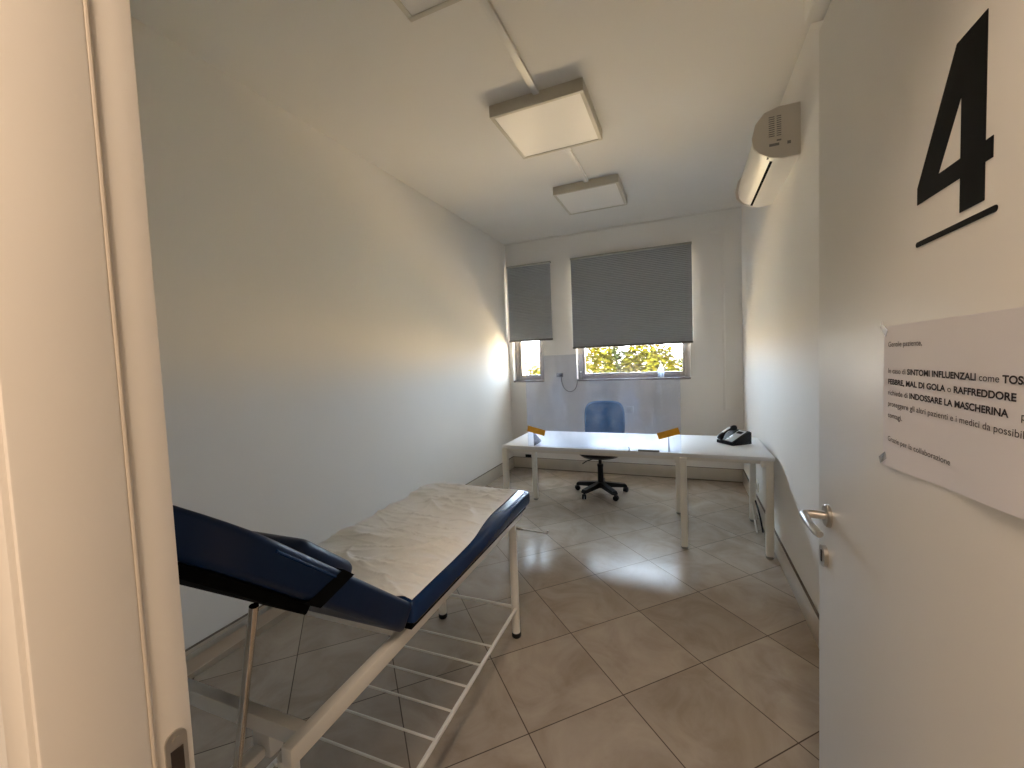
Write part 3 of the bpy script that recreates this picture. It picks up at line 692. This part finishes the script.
# paper roll rod at the foot end
bm = nb(); tube(bm, [(-0.60, 1.115, 0.575), (0.075, 1.150, 0.530), (0.082, 1.150, 0.533), (0.084, 1.150, 0.547)], 0.0045, 8)
tube(bm, [(-0.545, 1.03, 0.60), (-0.545, 1.112, 0.574)], 0.004, 8); tube(bm, [(-0.07, 1.03, 0.60), (-0.07, 1.141, 0.539)], 0.004, 8)
link_mesh('paper_roll_rod', bm, M['steel'], bed, True)
# support strut and its bracket
STRUT = ((-0.854, 0.560, 0.991), (-0.958, 0.563, 0.588), (-1.066, 0.580, 0.175))
bm = nb()
O_ = Matrix.Rotation(-TH, 3, 'Z')
def toloc(x, y, z):
    q = O_ @ Vector((x + 0.76, y - 0.965, 0)); return (q.x, q.y, z)
tube(bm, [toloc(*q) for q in STRUT], 0.0095, 16)
link_mesh('backrest_strut', bm, M['chrome'], bed, True)
bm = nb()
p = toloc(-0.963, 0.60, 0.6)
box(bm, (p[0] - 0.03, -0.335, 0.555), (p[0] + 0.03, -0.295, 0.645), 0.006)
box(bm, (p[0] - 0.018, -0.44, 0.560), (p[0] + 0.018, -0.335, 0.585), 0.006)
link_mesh('strut_bracket', bm, M['white_metal'], bed, True)
# backrest
A_ = R(41.3); ca, sa = math.cos(A_), math.sin(A_)
def BK(u, s, t_): return Vector((u, -s * ca + t_ * sa, ZT + 0.004 + s * sa + t_ * ca))
def bkbox(bm, a, b, bev, seg):
    g_ = box(bm, a, b, bev, seg)
    for v in g_: v.co = BK(*v.co)
def half(s_):      # half width of the pad: corners rounded off towards the head end
    t_ = max(0.0, (s_ - 0.56) / 0.25); return 0.3075 - 0.25 * t_ * t_
def pad_ring(bm, s_, hw, t0, t1, r_):
    pts = []
    for cu, ct, a0 in ((hw - r_, t1 - r_, 0), (-hw + r_, t1 - r_, 90), (-hw + r_, t0 + r_, 180), (hw - r_, t0 + r_, 270)):
        for k in range(7):
            a = R(a0 + 15 * k); pts.append(bm.verts.new(BK(-0.3075 + cu + r_ * math.cos(a), s_, ct + r_ * math.sin(a))))
    return pts
def loft(bm, s0, s1, t0, t1, r_, hwf, e0=0.010, e1=0.03):
    L_ = [(s0, e0)] + [(s0 + e0 * (1 - math.cos(R(a))), e0 * (1 - math.sin(R(a)))) for a in (30, 60, 90)]
    L_ += [(s0 + e0 + (s1 - e1 - s0 - e0) * k / 24, 0) for k in range(1, 25)]
    L_ += [(s1 - e1 + e1 * math.sin(R(a)), e1 * (1 - math.cos(R(a)))) for a in (22, 45, 67, 90)]
    rings = []
    for s_, ins in L_:
        rings.append(pad_ring(bm, s_, hwf(s_) - ins, t0 + min(ins, abs(t1 - t0) * 0.38), t1 - min(ins, abs(t1 - t0) * 0.38), min(r_, (t1 - t0) * 0.5 - min(ins, abs(t1 - t0) * 0.38) - 0.0005)))
    for a, b in zip(rings, rings[1:]):
        for k in range(28): bm.faces.new((a[k], a[(k + 1) % 28], b[(k + 1) % 28], b[k]))
    bm.faces.new(rings[0][::-1]); bm.faces.new(rings[-1])
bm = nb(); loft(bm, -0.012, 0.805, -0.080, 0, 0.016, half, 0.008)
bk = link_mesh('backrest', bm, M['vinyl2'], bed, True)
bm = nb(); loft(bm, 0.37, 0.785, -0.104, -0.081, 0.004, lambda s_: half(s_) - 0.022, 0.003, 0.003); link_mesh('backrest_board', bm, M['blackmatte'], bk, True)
# piping along the near edge
bm = nb(); tube(bm, [BK(0.001, s_, -0.018) for s_ in (0.36, 0.40, 0.45, 0.50, 0.55)], 0.0035, 8); link_mesh('piping', bm, M['vinyl'], bk, True)
# dark band round the pad
bm = nb(); e_ = 0.0015
loop = [(e_, 0.30, e_), (e_, 0.365, -0.084), (-0.615 - e_, 0.365, -0.084), (-0.615 - e_, 0.30, e_)]
w_ = 0.045; V1 = [bm.verts.new(BK(*q)) for q in loop]; V2 = [bm.verts.new(BK(q[0], q[1] + w_, q[2])) for q in loop]
for i in range(4): bm.faces.new((V1[i], V1[(i + 1) % 4], V2[(i + 1) % 4], V2[i]))
st = link_mesh('dark_band', bm, M['blackmatte'], bk); s = st.modifiers.new('thick', 'SOLIDIFY'); s.thickness = 0.002; s.offset = 0
# head cushion
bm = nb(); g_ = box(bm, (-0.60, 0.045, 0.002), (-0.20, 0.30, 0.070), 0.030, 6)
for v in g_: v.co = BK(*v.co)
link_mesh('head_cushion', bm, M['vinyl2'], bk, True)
# paper sheet
ps = thing('couch_paper', 'crumpled white paper sheet spread over the couch mattress', 'paper sheet', (-0.76, 0.965, ZT), TH)
bm = nb(); NU, NV = 140, 260
rc = random.Random(5); CR = []
for k in range(46):
    u0 = rc.uniform(-0.60, -0.05); v0 = rc.uniform(0.03, 1.06); a0 = rc.gauss(0, 0.45) if rc.random() < 0.75 else rc.gauss(0.9, 0.4)
    CR.append((u0, v0, math.cos(a0), math.sin(a0), rc.uniform(0.05, 0.22), rc.uniform(0.002, 0.0065), rc.uniform(0.004, 0.008), rc.uniform(-1.2, 1.2)))
for v0, hh_ in ((0.17, 0.006), (0.42, 0.007), (0.60, 0.009), (0.83, 0.006), (1.0, 0.007)):
    CR.append((-0.30, v0, 0.995, -0.09, 0.26, hh_, 0.007, 0.25))
def wr(u, v):
    h = 0
    for (u0, v0, c, s, L_, hh_, wd, kk_) in CR:
        du, dv = u - u0, v - v0
        if abs(du) > 0.3 or abs(dv) > 0.3: continue
        x = du * c + dv * s; y = -du * s + dv * c - kk_ * x * x
        if abs(x) > L_ or abs(y) > 0.05: continue
        q = 1 - (x / L_) ** 2
        h += hh_ * q * math.exp(-abs(y) / wd)
    for (ang, fr_q, amp, sd_) in ((12, 4.2, 0.020, 3), (-24, 5, 0.016, 11), (30, 5.5, 0.013, 37), (70, 5, 0.006, 19), (3, 11, 0.008, 27), (-8, 8, 0.010, 51)):
        c, s = math.cos(R(ang)), math.sin(R(ang)); x = u * c + v * s; y = -u * s + v * c
        n1 = noise.noise(Vector((x * 2.2 + sd_, y * fr_q + sd_, sd_)))
        mask = max(0.0, noise.noise(Vector((u * 3 + sd_ * 2, v * 2.4, sd_))) + 0.35)
        h += amp * max(0.0, 1 - abs(n1) * 9) ** 1.3 * mask
    return h
G = []
for j in range(NV + 1):
    row = []; v = 0.012 + 1.072 * j / NV
    eR = -0.008 - 0.006 * v - 0.045 / (1 + math.exp(-(v - 0.55) * 16)) - 0.006 * noise.noise(Vector((v * 5, 2, 1)))
    eL = -0.640
    for i in range(NU + 1):
        u = eL + (eR - eL) * i / NU; z = 0.0025 + wr(u, v) * min(1.0, (eR - u) / 0.035)
        if u < -0.604: z -= (-0.604 - u) * 1.3; 
        row.append(bm.verts.new((u, v, z)))
    G.append(row)
for j in range(NV):
    for i in range(NU): bm.faces.new((G[j][i], G[j][i + 1], G[j + 1][i + 1], G[j + 1][i]))
o = link_mesh('paper_surface', bm, M['paper'], ps, True); s = o.modifiers.new('thick', 'SOLIDIFY'); s.thickness = 0.0006; s.offset = 1

# ------------------------------------------------------------------ outside
GZ = -1.6
bm = nb(); n = 24; gg = [[bm.verts.new((-22 + 34 * i / n, 13 + 40 * j / n, GZ - 0.25 + 0.03 * noise.noise(Vector((i * .3, j * .3, 0))))) for j in range(n + 1)] for i in range(n + 1)]
for i in range(n):
    for j in range(n): bm.faces.new((gg[i][j], gg[i + 1][j], gg[i + 1][j + 1], gg[i][j + 1]))
tag(link_mesh('meadow', bm, M['land']), 'sunlit ground outside beyond the windows', 'ground', kind='stuff')
def tree(label, x, y, r, ztop, m_, seed, n=5000):
    rnd = random.Random(seed)
    t = thing('garden_tree', label, 'tree', (x, y, GZ - 0.2), group='trees outside the large window')
    hh = ztop - GZ + 0.2
    bm = nb(); tube(bm, [(0, 0, 0), (0.05, 0, hh * 0.35), (-0.03, 0.04, hh * 0.75)], [0.12, 0.09, 0.04], 10)
    for k in range(5):
        a = k * 1.3; tube(bm, [(0.03, 0, hh * 0.35), (0.4 * r * math.cos(a), 0.4 * r * math.sin(a), hh * 0.55), (0.7 * r * math.cos(a), 0.7 * r * math.sin(a), hh * 0.75)], [0.05, 0.035, 0.015], 6)
    link_mesh('trunk', bm, M['bark'], t, True)
    bm = nb()
    for k in range(n):
        while True:
            p = Vector((rnd.uniform(-1, 1), rnd.uniform(-1, 1), rnd.uniform(-1, 1)))
            if 0.35 < p.length < 1 + 0.12 * noise.noise(p * 3 + Vector((seed, 0, 0))): break
        c = Vector((p.x * r, p.y * r, hh * 0.58 + p.z * hh * 0.42)); sz = rnd.uniform(0.05, 0.095)
        e = Matrix.Rotation(rnd.uniform(0, 6.28), 3, 'Z') @ Matrix.Rotation(rnd.uniform(-1.2, 1.2), 3, 'X')
        q = [e @ Vector(v) * sz + c for v in ((-1, 0, 0), (0, -0.55, 0.1), (1, 0, 0), (0, 0.55, 0.1))]
        bm.faces.new([bm.verts.new(v) for v in q])
    link_mesh('crown', bm, m_, t)
tree('yellow-green tree seen at the left of the large window opening', -2.75, 14.2, 0.62, 2.2, M['leafy'], 1)
tree('pale green thin tree seen left of the middle of the large window opening', -2.45, 16.6, 0.6, 2.4, M['leafg'], 2, 3500)
tree('broad yellow tree seen in the middle of the large window opening', -1.35, 15.0, 0.78, 2.2, M['leafy'], 3, 6500)
tree('yellow tree seen right of the middle of the large window opening', -0.62, 13.4, 0.55, 1.85, M['leafy'], 4)
tree('pale green tree at the right end of the large window opening', 0.2, 15.6, 0.7, 1.75, M['leafg'], 5)
tree('low yellow shrub seen at the foot of the small window opening', -5.0, 14.2, 0.6, 1.30, M['leafy'], 6, 3000)
tree('pale shrub beside the far house in the small window opening', -6.7, 15.5, 0.8, 1.25, M['leafg'], 8, 3000)
hs = thing('distant_house', 'pale house with an orange roof far away, seen through the small window', 'house', (-12.0, 32.0, GZ - 0.2))
bm = nb(); box(bm, (-1.6, -1.5, 0), (1.6, 1.5, 3.2)); link_mesh('house_walls', bm, M['stucco'], hs)
bm = nb(); prism(bm, [(-1.9, 3.2), (1.9, 3.2), (0, 4.0)], 0, -1.9, 1.9)
link_mesh('house_roof', bm, M['roof'], hs)
boxobj('house_window', (-0.35, -1.53, 2.0), (0.25, -1.49, 2.8), M['grey'], hs)
